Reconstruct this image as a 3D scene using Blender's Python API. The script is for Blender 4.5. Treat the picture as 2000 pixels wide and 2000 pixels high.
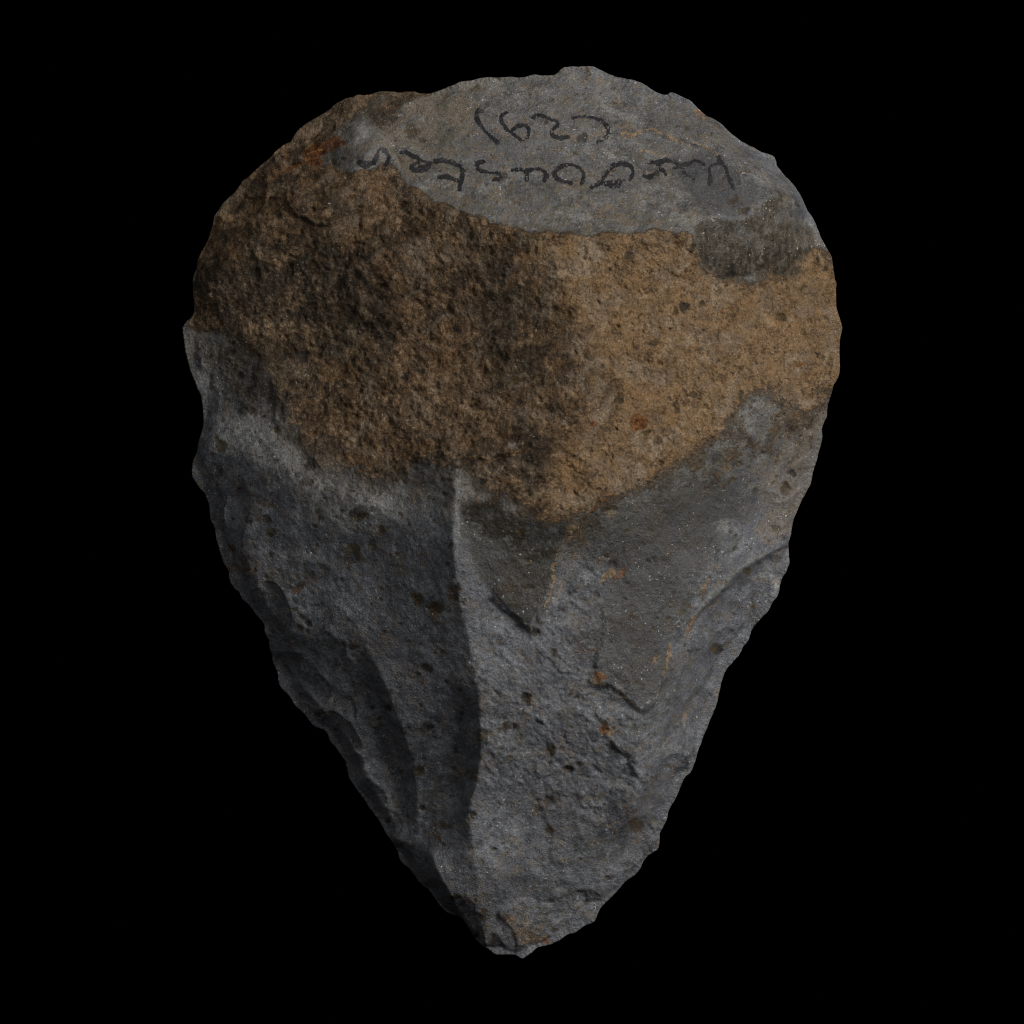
import bpy, math
import numpy as np

# ------------------------------------------------------------------ scene, camera, light
scene = bpy.context.scene
for o in list(bpy.data.objects):
    bpy.data.objects.remove(o)
S = 1.0e-4                      # one drawing unit (px of a 2000 px plan) = 0.1 mm
CX, CY = 1000.0, 1000.0         # plan centre
CAM_D = 2.6                     # camera height above the cutting edge plane (m)

cam_d = bpy.data.cameras.new('camera')
cam = bpy.data.objects.new('camera', cam_d)
scene.collection.objects.link(cam)
cam.location = (0, 0, CAM_D)
cam.rotation_euler = (0, 0, 0)
cam_d.sensor_width = 36.0
cam_d.lens = 36.0 * (CAM_D - 0.012) / 0.2
cam_d.clip_start = 0.05
cam_d.clip_end = 50
scene.camera = cam

world = bpy.data.worlds.new('World')
scene.world = world
world.use_nodes = True
world.node_tree.nodes['Background'].inputs['Color'].default_value = (0.9, 0.95, 1.0, 1)
world.node_tree.nodes['Background'].inputs['Strength'].default_value = 0.0


def area_light(name, direction, dist, size, power, colour):
    ld = bpy.data.lights.new(name, 'AREA')
    ld.shape = 'DISK'
    ld.size = size
    ld.energy = power
    ld.color = colour
    lo = bpy.data.objects.new(name, ld)
    scene.collection.objects.link(lo)
    v = np.array(direction, float)
    v /= np.linalg.norm(v)
    lo.location = tuple(v * dist)
    from mathutils import Vector
    lo.rotation_euler = Vector(v).to_track_quat('Z', 'Y').to_euler()
    return lo


area_light('key_softbox', (0.71, 0.40, 0.66), 1.3, 0.50, 17.6, (1.0, 0.98, 0.955))
area_light('overhead_softbox', (-0.12, 0.45, 1.0), 1.4, 0.9, 2.2, (0.97, 0.98, 1.0))
area_light('fill_softbox', (-0.85, 0.25, 0.55), 1.4, 0.7, 1.2, (0.97, 0.98, 1.0))

vs = scene.view_settings
vs.view_transform = 'Standard'
vs.look = 'None'
vs.exposure = 0.0
vs.gamma = 1.0
vs.use_curve_mapping = False
scene.render.engine = 'CYCLES'
scene.cycles.filter_width = 1.1

# ------------------------------------------------------------------ plan of the stone
T = 450.0 / 1932.0


def tile(x0, y0, pts):
    return [(x0 + u * T, y0 + v * T) for u, v in pts]


outline = []
outline += tile(350, 100, [(100,1932),(105,1880),(130,1810),(140,1740),(160,1690),(190,1640),(225,1580),(245,1520),(262,1470),(268,1420),(285,1370),(325,1310),(345,1270),(400,1215),(455,1170),(490,1120),(525,1070),(580,1030),(640,970),(700,920),(745,885),(800,825),(870,770),(925,745),(960,690),(1000,640),(1080,580),(1170,525),(1250,480),(1290,435),(1350,400),(1420,370),(1500,352),(1540,358),(1620,340),(1680,325),(1770,318),(1810,322),(1840,332)])
outline += tile(800, 100, [(0,320),(40,320),(80,335),(150,340),(220,320),(300,290),(360,270),(430,240),(520,225),(620,207),(700,203),(800,198),(930,202),(1000,188),(1065,178),(1100,185),(1200,183),(1240,165),(1275,130),(1310,112),(1420,108),(1520,107),(1570,120),(1620,150),(1720,190),(1800,208),(1870,220)])
outline += tile(1250, 100, [(0,242),(60,275),(120,310),(190,345),(235,350),(250,335),(280,330),(330,348),(390,375),(435,402),(490,460),(550,515),(620,550),(695,598),(740,645),(790,690),(840,730),(910,770),(970,800),(1020,830),(1100,853),(1130,875),(1150,910),(1155,940),(1190,990),(1240,1050),(1300,1115),(1355,1190),(1385,1260),(1420,1330),(1460,1390),(1500,1470),(1530,1550),(1580,1640),(1620,1730),(1630,1790),(1640,1870),(1655,1925)])
outline += tile(1250, 550, [(1657,5),(1655,100),(1662,200),(1680,280),(1700,350),(1707,385),(1700,440),(1685,500),(1683,580),(1688,670),(1680,770),(1665,820),(1635,870),(1620,920),(1595,1000),(1580,1070),(1577,1135),(1555,1180),(1540,1240),(1540,1300),(1515,1400),(1490,1500),(1465,1600),(1450,1670),(1430,1720),(1400,1780),(1365,1830),(1350,1870)])
outline += tile(1250, 1000, [(1328,0),(1300,60),(1285,120),(1280,190),(1258,250),(1255,320),(1265,420),(1245,490),(1210,550),(1185,610),(1170,690),(1155,725),(1120,765),(1085,830),(1040,880),(975,950),(945,1000),(920,1080),(880,1130),(850,1190),(780,1275),(740,1325),(700,1410),(680,1480),(665,1550),(640,1650),(610,1720),(575,1810),(545,1880),(528,1932)])
outline += [(1364, 1472), (1357, 1495), (1350, 1512)]
outline += tile(900, 1450, [(1885,310),(1840,400),(1800,490),(1755,580),(1730,660),(1705,720),(1680,765),(1675,830),(1668,890),(1650,915),(1590,955),(1540,1010),(1510,1070),(1470,1120),(1400,1170),(1350,1225),(1300,1280),(1240,1340),(1180,1400),(1160,1440),(1140,1490),(1110,1530),(1040,1560),(960,1615),(885,1635),(810,1690),(700,1725),(640,1738),(610,1765),(590,1785),(540,1820),(508,1832),(490,1822),(445,1800)])
outline += tile(550, 1450, [(1800,1798),(1760,1770),(1670,1710),(1600,1630),(1560,1560),(1520,1500),(1480,1475),(1420,1455),(1350,1410),(1300,1350),(1220,1245),(1150,1190),(1080,1090),(1010,1025),(980,980),(965,920),(930,860),(880,790),(845,730),(800,650),(735,570),(690,500),(640,430),(590,350),(555,300),(535,190),(500,130),(450,60)])
outline += tile(350, 1000, [(1260,1932),(1235,1870),(1210,1840),(1130,1810),(1080,1760),(1040,1700),(960,1630),(920,1560),(850,1490),(825,1430),(812,1350),(780,1280),(768,1210),(750,1150),(740,1080),(708,1010),(705,950),(660,890),(600,810),(520,730),(500,690),(430,610),(408,540),(405,500),(370,440),(340,370),(315,290),(295,190),(285,120),(258,70)])
outline += tile(350, 550, [(243,1932),(232,1850),(200,1780),(130,1690),(100,1640),(92,1570),(105,1500),(135,1430),(150,1350),(170,1270),(190,1200),(192,1130),(185,1030),(160,930),(115,830),(80,740),(55,640),(35,540),(12,400),(30,350),(100,270),(115,180),(105,100)])


def catmull(pts, step=3.0, closed=False):
    p = np.array(pts, float)
    n = len(p)
    out = []
    rng = range(n) if closed else range(n - 1)
    for i in rng:
        if closed:
            p0, p1, p2, p3 = p[i - 1], p[i], p[(i + 1) % n], p[(i + 2) % n]
        else:
            p1, p2 = p[i], p[i + 1]
            p0 = p[i - 1] if i > 0 else 2 * p1 - p2
            p3 = p[i + 2] if i + 2 < n else 2 * p2 - p1
        m = max(1, int(np.hypot(*(p2 - p1)[:2]) / step))
        t = (np.arange(m) / m)[:, None]
        out.append(0.5 * ((2 * p1) + (-p0 + p2) * t + (2 * p0 - 5 * p1 + 4 * p2 - p3) * t ** 2
                          + (-p0 + 3 * p1 - 3 * p2 + p3) * t ** 3))
    if not closed:
        out.append(p[-1:])
    return np.concatenate(out)



# ------------------------------------------------------------------ grid and helpers
H = 1.8
X0, Y0 = 338.0, 106.0
NX = int((1662 - X0) / H) + 1
NY = int((1894 - Y0) / H) + 1
gx = X0 + H * np.arange(NX)
gy = Y0 + H * np.arange(NY)
GX, GY = np.meshgrid(gx, gy)
GX = GX.astype(np.float32)
GY = GY.astype(np.float32)


def vnoise(x, y, scale, seed):
    r = np.random.RandomState(seed).rand(512, 512).astype(np.float32)
    u = x / scale + 37.3
    v = y / scale + 91.7
    iu = np.floor(u).astype(np.int32)
    iv = np.floor(v).astype(np.int32)
    fu = u - iu
    fv = v - iv
    fu = fu * fu * fu * (fu * (fu * 6 - 15) + 10)
    fv = fv * fv * fv * (fv * (fv * 6 - 15) + 10)
    a = r[iv & 511, iu & 511]
    b = r[iv & 511, (iu + 1) & 511]
    c = r[(iv + 1) & 511, iu & 511]
    d = r[(iv + 1) & 511, (iu + 1) & 511]
    return (a * (1 - fu) + b * fu) * (1 - fv) + (c * (1 - fu) + d * fu) * fv


def fbm(x, y, scale, seed, octv=4, gain=0.5):
    """about -1..1"""
    s = 0
    amp = 1.0
    tot = 0
    c, sn = math.cos(0.6), math.sin(0.6)
    for k in range(octv):
        s = s + amp * (vnoise(x, y, scale, seed + k) * 2 - 1)
        tot += amp
        amp *= gain
        scale *= 0.5
        x, y = c * x - sn * y, sn * x + c * y
    return s / tot * 1.6


def sstep(a, b, v):
    t = np.clip((v - a) / (b - a), 0, 1)
    return t * t * (3 - 2 * t)


def blur(a, sig):
    """separable gaussian, sigma in cells"""
    r = int(3 * sig + 1)
    k = np.exp(-0.5 * (np.arange(-r, r + 1) / sig) ** 2)
    k = (k / k.sum()).astype(np.float32)
    p = np.pad(a, ((r, r), (0, 0)), mode='edge')
    o = sum(k[i] * p[i:i + a.shape[0]] for i in range(2 * r + 1))
    p = np.pad(o, ((0, 0), (r, r)), mode='edge')
    return sum(k[i] * p[:, i:i + a.shape[1]] for i in range(2 * r + 1))


def inside_poly(poly, xs=gx, ys=gy):
    """scanline even-odd test on the grid"""
    m = np.zeros((len(ys), len(xs)), bool)
    p = np.asarray(poly, float)
    q = np.roll(p, -1, 0)
    for j, y in enumerate(ys):
        hit = (p[:, 1] <= y) != (q[:, 1] <= y)
        if not hit.any():
            continue
        a, b = p[hit], q[hit]
        xc = np.sort(a[:, 0] + (y - a[:, 1]) / (b[:, 1] - a[:, 1]) * (b[:, 0] - a[:, 0]))
        for k in range(0, len(xc) - 1, 2):
            i0, i1 = np.searchsorted(xs, xc[k]), np.searchsorted(xs, xc[k + 1])
            m[j, i0:i1] = True
    return m


def seg_dist(px, py, line):
    """distance, signed side, and arc parameter 0..1 of points to a polyline"""
    best = np.full(px.shape, 1e9, np.float32)
    side = np.zeros(px.shape, np.float32)
    par = np.zeros(px.shape, np.float32)
    L = np.asarray(line, float)
    ln = np.hypot(*(L[1:] - L[:-1]).T[:2])
    cum = np.concatenate([[0], np.cumsum(ln)])
    for k in range(len(L) - 1):
        ax, ay = L[k][:2]
        dx, dy = (L[k + 1] - L[k])[:2]
        l2 = dx * dx + dy * dy + 1e-9
        t = np.clip(((px - ax) * dx + (py - ay) * dy) / l2, 0, 1)
        ex = px - ax - t * dx
        ey = py - ay - t * dy
        d = np.sqrt(ex * ex + ey * ey)
        b = d < best
        best = np.where(b, d, best)
        side = np.where(b, np.sign(dx * (py - ay) - dy * (px - ax)), side)
        par = np.where(b, (cum[k] + t * ln[k]) / cum[-1], par)
    return best, side, par


OUT = catmull(outline, 3.0, True)
OUT = OUT + np.stack([0.9 * fbm(OUT[:, 0], OUT[:, 1], 17, 71, 3), 0.9 * fbm(OUT[:, 0], OUT[:, 1], 13, 77, 2)], 1)
INS = inside_poly(OUT)
# distance to rim
RIM = np.full(GX.shape, 1e9, np.float32)
sub = OUT[::3]
for k in range(len(sub)):
    x, y = sub[k]
    i0, i1 = max(0, int((x - 130 - X0) / H)), int((x + 130 - X0) / H)
    j0, j1 = max(0, int((y - 130 - Y0) / H)), int((y + 130 - Y0) / H)
    w = RIM[j0:j1, i0:i1]
    np.minimum(w, (GX[j0:j1, i0:i1] - x) ** 2 + (GY[j0:j1, i0:i1] - y) ** 2, out=w)
RIM = np.sqrt(np.minimum(RIM, 130.0 ** 2))
RIM[~INS] = 0


# ------------------------------------------------------------------ the arrises of the face: x, y, height (drawing units)
CURVES = [
    # long central arris, from the cortex down to the tip
    [(895,905,300),(888,960,302),(886,1040,298),(890,1110,290),(898,1160,282),(915,1240,262),(930,1310,242),(938,1400,216),(938,1470,192),(930,1530,170),(916,1580,150),(922,1640,134),(932,1720,106),(940,1790,72),(946,1850,30)],
    # crest of the cortex between its left and right slope
    [(1075,466,282),(1100,560,304),(1142,650,320),(1148,710,324),(1100,790,322),(1060,840,317),(1000,880,312),(930,892,306),(895,905,300)],
    # lower edge of the striking platform
    [(735,255,78),(760,300,112),(790,345,146),(830,388,178),(880,415,206),(940,432,236),(1000,452,260),(1075,466,280),(1160,461,280),(1250,456,270),(1330,446,250),(1362,433,234),(1390,424,220),(1443,431,190),(1460,419,182),(1483,396,164),(1520,384,130),(1557,398,82)],
    # right side of the platform
    [(1373,226,20),(1394,258,68),(1427,298,100),(1464,333,120),(1497,363,130),(1520,384,132)],
    # dark scar under the platform's right end
    [(1343,463,240),(1371,517,188),(1401,545,160),(1480,542,112),(1555,530,60),(1592,500,30)],
    # border of cortex and grey on the right
    [(1570,800,62),(1500,780,132),(1430,838,180),(1330,900,232),(1280,950,254),(1190,985,276),(1110,1005,288),(1000,960,302),(895,905,300)],
    # right lower arris
    [(1548,1060,14),(1480,1095,72),(1440,1130,92),(1400,1165,106),(1360,1205,116),(1330,1250,126),(1312,1300,134),(1285,1360,138),(1252,1388,144),(1246,1450,132),(1243,1520,112),(1235,1580,90),(1215,1640,62)],
    # left shoulder of the butt
    [(735,255,78),(700,335,126),(640,392,136),(565,412,114),(500,452,92),(440,510,58),(405,580,34)],
    # border of cortex and grey on the left
    [(430,640,42),(500,705,84),(536,760,104),(545,810,112),(560,855,122),(610,885,148),(660,905,172),(740,925,212),(800,930,242),(870,890,290),(895,905,300)],
    # valley and crest of the big left scar
    [(397,812,6),(440,801,34),(480,794,58),(536,780,90)],
    [(385,885,26),(420,862,50),(480,880,88),(560,922,130),(640,965,168),(720,990,208),(800,1000,246),(886,1010,300)],
    # left lower scars
    [(655,1180,136),(700,1232,144),(740,1310,148),(765,1370,138),(790,1440,120),(805,1490,104),(813,1550,86),(816,1605,64)],
    [(650,1200,132),(674,1240,126),(711,1310,113),(737,1370,97),(761,1440,78),(777,1490,62),(787,1550,47),(794,1600,40)],
    [(905,1335,226),(904,1370,198),(904,1410,168),(903,1470,143),(897,1530,121),(886,1574,106)],
    [(527,1268,14),(560,1262,44),(595,1255,70),(650,1232,112),(668,1200,134)],
    [(816,1605,64),(860,1594,90),(912,1582,146)],
    [(762,1638,28),(800,1650,50),(836,1652,74),(852,1700,98),(888,1768,76),(926,1832,32)],
    # shoulders of the retouched rim
    [(425,930,36),(447,1010,46),(475,1080,52),(512,1160,54),(540,1235,44)],
    [(560,1300,46),(615,1370,54),(668,1430,54),(704,1490,48),(738,1560,40),(775,1620,32)],
    [(1505,1090,36),(1470,1130,50),(1420,1210,54),(1390,1270,54),(1368,1330,52),(1345,1420,48),(1318,1500,42),(1270,1590,38),(1200,1700,34),(1120,1780,26)],
]


def solve(curves_arrays, mask, src=0.0):
    """membrane through fixed curves, coarse to fine; curves_arrays = rows of x, y, z"""
    pts = np.concatenate(curves_arrays) if curves_arrays else np.zeros((0, 3))
    z = None
    for lev in (32, 16, 8, 4, 2, 1):
        ny, nx = (NY + lev - 1) // lev, (NX + lev - 1) // lev
        h = H * lev
        fix = np.zeros((ny, nx), bool)
        val = np.zeros((ny, nx), np.float32)
        cnt = np.zeros((ny, nx), np.float32)
        if len(pts):
            ii = np.clip(np.round((pts[:, 0] - X0) / h).astype(int), 0, nx - 1)
            jj = np.clip(np.round((pts[:, 1] - Y0) / h).astype(int), 0, ny - 1)
            np.add.at(val, (jj, ii), pts[:, 2])
            np.add.at(cnt, (jj, ii), 1)
            fix = cnt > 0
            val[fix] /= cnt[fix]
        out = ~mask[::lev, ::lev][:ny, :nx]
        fixed = fix | out
        val[out & ~fix] = 0
        if z is None:
            z = np.zeros((ny, nx), np.float32)
        else:
            z = np.repeat(np.repeat(z, 2, 0), 2, 1)[:ny, :nx]
            if z.shape != (ny, nx):
                z = np.pad(z, ((0, ny - z.shape[0]), (0, nx - z.shape[1])), mode='edge')
        for it in range(400 if lev > 4 else (200 if lev > 1 else 110)):
            z = np.where(fixed, val, z)
            p = np.pad(z, 1, mode='edge')
            z = 0.25 * (p[:-2, 1:-1] + p[2:, 1:-1] + p[1:-1, :-2] + p[1:-1, 2:]) + 0.25 * src * h * h
        z = np.where(fixed, val, z)
    return z


dense = [catmull(c, 1.2) for c in CURVES]
Z = solve(dense, INS)
Z = blur(Z, 1.7)
# worn, rounded arrises where the scars are old
wear_m = blur((((GX > 380) & (GX < 830) & (GY > 760) & (GY < 1040)) | ((GX > 1150) & (GX < 1560) & (GY > 750) & (GY < 1020))
               | ((GX > 470) & (GX < 700) & (GY > 1190) & (GY < 1300))).astype(np.float32), 14)
Z = Z * (1 - wear_m) + blur(Z, 9) * wear_m

# flake scars: hollows bounded by an arris ------------------------------------------------


def local(x0, y0, x1, y1):
    i0, i1 = max(0, int((x0 - X0) / H)), min(NX, int((x1 - X0) / H) + 1)
    j0, j1 = max(0, int((y0 - Y0) / H)), min(NY, int((y1 - Y0) / H) + 1)
    return slice(j0, j1), slice(i0, i1)


def cliff(line, d, w_low, w_high=0.0, d_high=0.0, taper=0.12, low='L', soft=2.0, wob=2.5, seed=5):
    """a step along a line. low side ('L' = left of travel on the plan seen by the viewer) falls by d
    and recovers over w_low; the other side may be lifted by d_high over w_high"""
    ln = catmull(line, 6.0)
    m = max(w_low, w_high) * 3 + 10
    sl = local(ln[:, 0].min() - m, ln[:, 1].min() - m, ln[:, 0].max() + m, ln[:, 1].max() + m)
    x, y = GX[sl], GY[sl]
    x = x + wob * fbm(x, y, 26, seed, 3)
    y = y + wob * fbm(x, y, 26, seed + 50, 3)
    dist, side, par = seg_dist(x, y, ln)
    # y grows downwards on the plan, so a positive cross product is the traveller's right
    s = -side if low == 'L' else side
    tp = sstep(0, taper, par) * sstep(0, taper, 1 - par)
    sd = s * dist
    lowm = sstep(-soft * 0.3, soft, sd)
    Z[sl] += tp * (-d * lowm * np.exp(-np.maximum(sd, 0) / w_low))
    if d_high:
        Z[sl] += tp * (1 - lowm) * d_high * np.exp(-np.maximum(-sd, 0) / w_high)


def bowl(cx, cy, rx, ry, depth, ang=0.0, power=1.0):
    m = max(rx, ry) * 1.3
    sl = local(cx - m, cy - m, cx + m, cy + m)
    x, y = GX[sl] - cx, GY[sl] - cy
    x = x + 0.12 * rx * fbm(GX[sl], GY[sl], rx * 0.9, int(cx), 2)
    y = y + 0.12 * ry * fbm(GX[sl], GY[sl], ry * 0.9, int(cy), 2)
    c, s = math.cos(math.radians(ang)), math.sin(math.radians(ang))
    u, v = (c * x + s * y) / rx, (-s * x + c * y) / ry
    q = np.clip(1 - u * u - v * v, 0, 1) ** power
    Z[sl] -= depth * q


# broad concavities
bowl(640, 1090, 190, 150, 14, 20)
bowl(600, 1330, 90, 120, 12, -35)
bowl(1080, 1560, 150, 160, 12)
bowl(1090, 310, 240, 90, 10)
bowl(1400, 1000, 130, 110, 14, -40)
bowl(640, 610, 150, 130, 16, 30)
bowl(450, 720, 60, 70, 10)
bowl(1480, 300, 60, 110, 8, -35)
bowl(880, 640, 120, 180, 10, 10)
bowl(1290, 1290, 60, 130, 6, 25)
# hollows left of the long arris and the trough edge
#cliff([(830,1335),(862,1362),(885,1392),(905,1440),(912,1480)], 7, 34, low='R', taper=0.3, soft=9)
# tongue-shaped remnant right of the arris


def plate(poly, height, base, tip, soft=1.3, wob=2.0, seed=5):
    """a remnant standing proud of the scar: its edge is a step that grows from base to tip"""
    x = GX + wob * fbm(GX, GY, 24, seed, 3)
    y = GY + wob * fbm(GX, GY, 24, seed + 50, 3)
    m = inside_poly(catmull(poly, 4, True)).astype(np.float32)
    iu = np.clip(np.round((x - X0) / H).astype(int), 0, NX - 1)
    jv = np.clip(np.round((y - Y0) / H).astype(int), 0, NY - 1)
    m = m[jv, iu]
    m = 0.55 * blur(m, soft) + 0.45 * blur(m, soft * 6)
    bx_, by_ = base
    tx, ty = tip
    t = ((GX - bx_) * (tx - bx_) + (GY - by_) * (ty - by_)) / ((tx - bx_) ** 2 + (ty - by_) ** 2)
    Z[...] = Z + height * m * sstep(0.0, 1.0, t)


plate([(860,980),(915,1085),(936,1118),(975,1168),(1008,1208),(1033,1233),(1058,1198),(1077,1150),(1084,1095),(1096,1062),(1150,1000),(1000,900)], 12, (1000,1060), (1030,1210), soft=2.0, seed=13)
plate([(1096,1062),(1112,1100),(1090,1160),(1062,1216),(1050,1200),(1077,1150),(1084,1095)], 6, (1105,1050), (1080,1150), seed=17)
# long plate beside it
plate([(1150,1000),(1172,1120),(1178,1230),(1166,1290),(1151,1332),(1185,1337),(1215,1358),(1236,1376),(1255,1391),(1277,1372),(1294,1325),(1308,1262),(1332,1240),(1362,1150),(1396,1100),(1440,1000),(1300,940)], 13, (1275,1150), (1210,1350), soft=2.0, seed=23)
plate([(868,860),(902,891),(950,897),(1000,885),(1020,866),(1026,840),(1034,800),(940,780),(880,810)], 9, (925,800), (965,890), wob=5, seed=31)
plate([(556,372),(572,405),(590,425),(620,438),(660,428),(700,408),(738,388),(752,350),(690,325),(600,330)], 11, (640,335), (640,432), wob=7, seed=37)
plate([(405,470),(430,455),(445,480),(432,515),(400,560),(390,520)], 7, (445,440), (410,530), soft=2.5, wob=6, seed=41)
plate([(1273,246),(1320,268),(1380,284),(1402,300),(1440,270),(1380,215),(1290,190)], 8, (1350,190), (1320,285), soft=2.5, wob=4, seed=43)
plate([(976,1780),(984,1802),(1000,1818),(1008,1838),(1016,1862),(1120,1800),(1150,1740),(1050,1750)], 7, (1080,1760), (1000,1815), seed=29)
cliff([(1550,1058),(1482,1094),(1440,1129),(1400,1164),(1360,1204),(1332,1250)], 15, 34, low='L', taper=0.15, soft=7)
cliff([(1386,1024),(1412,1016),(1436,1018),(1450,1034),(1446,1052),(1432,1058)], 5, 10, low='L', taper=0.2, soft=2)
cliff([(1470,1200),(1436,1240),(1424,1265),(1418,1290)], 10, 26, low='L', taper=0.3, soft=9)
cliff([(1400,1290),(1370,1340),(1345,1365),(1330,1410),(1326,1440)], 10, 24, low='L', taper=0.3, soft=8)
# raised patch of cortex
cliff([(868,830),(885,845),(910,852),(935,850)], 5, 9, low='L', taper=0.2, soft=4)
# cortex edge on the left
cliff([(505,712),(530,745),(537,770),(536,800),(544,838)], 4, 16, low='R', taper=0.3, soft=8, wob=5)
# platform facets
cliff([(1230,262),(1273,258),(1320,272),(1380,287),(1402,300)], 8, 50, low='R', taper=0.3, soft=9)
cliff([(1300,310),(1318,345),(1346,386),(1378,420)], 9, 40, low='L', taper=0.3, soft=6)
cliff([(725,232),(745,262),(770,312),(786,342)], 9, 24, low='L', taper=0.25, soft=4)
# broken lumps of the shoulder
cliff([(470,372),(500,384),(540,380),(562,384)], 10, 24, low='R', taper=0.3, soft=8, wob=6)
cliff([(425,445),(440,470),(425,500),(415,520)], 8, 16, low='R', taper=0.35, soft=9, wob=6)
cliff([(500,345),(560,322),(600,305),(640,285)], 10, 20, low='R', taper=0.2, soft=4, wob=4)
cliff([(480,470),(500,500),(505,540),(498,580)], 8, 26, low='R', taper=0.35, soft=10, wob=6)
# strip along the left rim
cliff([(434,985),(440,1050),(458,1090),(480,1130),(496,1180)], 7, 18, low='R', taper=0.3, soft=5)
cliff([(420,905),(416,940),(424,985)], 5, 12, low='L', taper=0.2, soft=2)
cliff([(672,1250),(675,1275),(672,1298)], 5, 8, low='R', taper=0.3, soft=2)
cliff([(686,1350),(692,1380),(698,1412)], 5, 10, low='R', taper=0.3, soft=2)
# lower left rim scars
# tip
cliff([(945,1768),(975,1778),(1010,1768),(1060,1768),(1110,1785)], 5, 26, low='L', taper=0.35, soft=14)
cliff([(950,1722),(1040,1712),(1100,1722),(1160,1714)], 4, 30, low='R', taper=0.35, soft=14)
cliff([(1090,1556),(1130,1585),(1165,1600),(1230,1580)], 5, 30, low='L', taper=0.35, soft=14)
for a in [(1452,1175,44,80,9,35),(1405,1290,34,62,9,25),(1362,1405,30,62,9,15),(1305,1535,32,64,8,25),(1232,1650,60,36,8,-48),(1120,1775,56,28,6,-28),
          (462,1010,26,60,6,10),(528,1190,34,56,8,-28),(590,1330,38,66,8,-42),(665,1432,28,54,7,-40),(1590,720,40,70,8,8),(1540,900,44,80,8,12),(1500,1010,40,50,7,20),(600,265,60,30,8,-35),(470,380,46,60,8,40)]:
    bowl(a[0], a[1], a[2], a[3], a[4] * 1.6, a[5], 0.6)
for a in [(1410,350,100,58,11,38),(1180,200,150,60,7,10),(930,230,130,60,6,-10),(1270,400,80,40,5,-10)]:
    bowl(*a, 0.75)
bowl(728, 1562, 24, 46, 9, -32)
bowl(690, 1490, 20, 26, 6, -40)
# bulb at the left end of the platform: a rounded knob
bowl(703, 288, 62, 46, -24, -35)
bowl(1010, 830, 46, 26, -6, -10)

# retouch along the rim: many small hollows ------------------------------------------------
rs = np.random.RandomState(11)
acc = np.cumsum(np.hypot(*(np.roll(OUT, -1, 0) - OUT).T))
pos = 0
while pos < acc[-1]:
    k = int(np.searchsorted(acc, pos))
    x, y = OUT[min(k, len(OUT) - 1)]
    butt = y < 560 and x < 1300
    r = rs.uniform(16, 42) * (0.8 if butt else 1.0)
    bowl(x + rs.uniform(-8, 8), y + rs.uniform(-8, 8), r, r * rs.uniform(0.7, 1.3), r * rs.uniform(0.10, 0.26), rs.uniform(0, 180), 0.8)
    pos += rs.uniform(18, 46)

# ------------------------------------------------------------------ areas of the skin
CORTEX = [(352,640),(372,590),(380,500),(400,440),(440,380),(520,300),(600,230),(640,180),(760,150),(880,135),(850,176),(760,204),(700,226),(655,255),(640,300),(680,335),(740,330),(768,318),(790,345),(830,388),(880,415),(940,432),(1000,452),(1080,467),(1160,462),(1250,458),(1330,447),(1343,465),(1371,517),(1401,546),(1480,540),(1555,524),(1588,480),(1625,500),(1660,600),(1660,660),(1640,740),(1600,800),(1590,830),(1540,850),(1515,785),(1490,775),(1430,838),(1330,900),(1280,948),(1225,962),(1190,992),(1112,1000),(1080,1030),(1052,1038),(1010,1005),(960,968),(932,972),(918,1000),(908,940),(896,905),(870,886),(800,935),(740,930),(650,905),(600,880),(555,850),(545,800),(535,750),(500,712),(450,655),(400,650)]
OCHRE = [(1040,440),(1330,400),(1400,480),(1600,440),(1700,600),(1700,860),(1560,900),(1450,880),(1350,950),(1270,1030),(1110,1060),(1060,960),(1090,860),(1120,780),(1165,700),(1150,640),(1110,570)]
MARGIN = [(1515,770),(1600,740),(1660,700),(1600,1000),(1560,1070),(1480,1060),(1470,940),(1520,860),(1450,850),(1480,800)]
DARK = [(920,500),(1010,500),(1070,570),(1115,650),(1105,710),(1050,770),(1010,740),(960,670),(900,600)]
DARK3 = [(1010,820),(1062,850),(1052,955),(1000,940),(1020,880)]
TAN2 = [(650,790),(760,690),(900,640),(1000,720),(1000,880),(880,890),(760,900),(660,880)]
TAN3 = [(740,420),(860,430),(1010,470),(960,520),(820,560),(720,500)]
PLATFORM = [(700,150),(1100,100),(1400,220),(1560,390),(1350,440),(1075,462),(880,412),(790,342),(740,260)]
DARK2 = [(480,480),(600,440),(700,470),(790,600),(760,700),(660,690),(540,720),(430,640),(440,560)]
OLIVE_SCAR = [(1343,463),(1362,433),(1390,424),(1443,431),(1460,419),(1483,396),(1520,384),(1557,398),(1586,440),(1588,482),(1555,526),(1480,543),(1401,548),(1371,519)]
TONGUE = [(900,985),(960,980),(1000,1000),(1060,1030),(1120,1020),(1092,1070),(1080,1150),(1056,1195),(1032,1230),(975,1170),(936,1118),(905,1050)]
PALE_BAND = [(400,860),(460,815),(540,800),(600,900),(700,935),(790,960),(800,1010),(700,1030),(640,1010),(560,950),(470,900),(430,900)]


def soft_mask(poly, amp, sig, seed, scale=40, octv=4):
    x = GX + amp * fbm(GX, GY, scale, seed, octv)
    y = GY + amp * fbm(GX, GY, scale, seed + 33, octv)
    m = inside_poly(poly).astype(np.float32)
    iu = np.clip(np.round((x - X0) / H).astype(int), 0, NX - 1)
    jv = np.clip(np.round((y - Y0) / H).astype(int), 0, NY - 1)
    return blur(m[jv, iu], sig)


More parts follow.
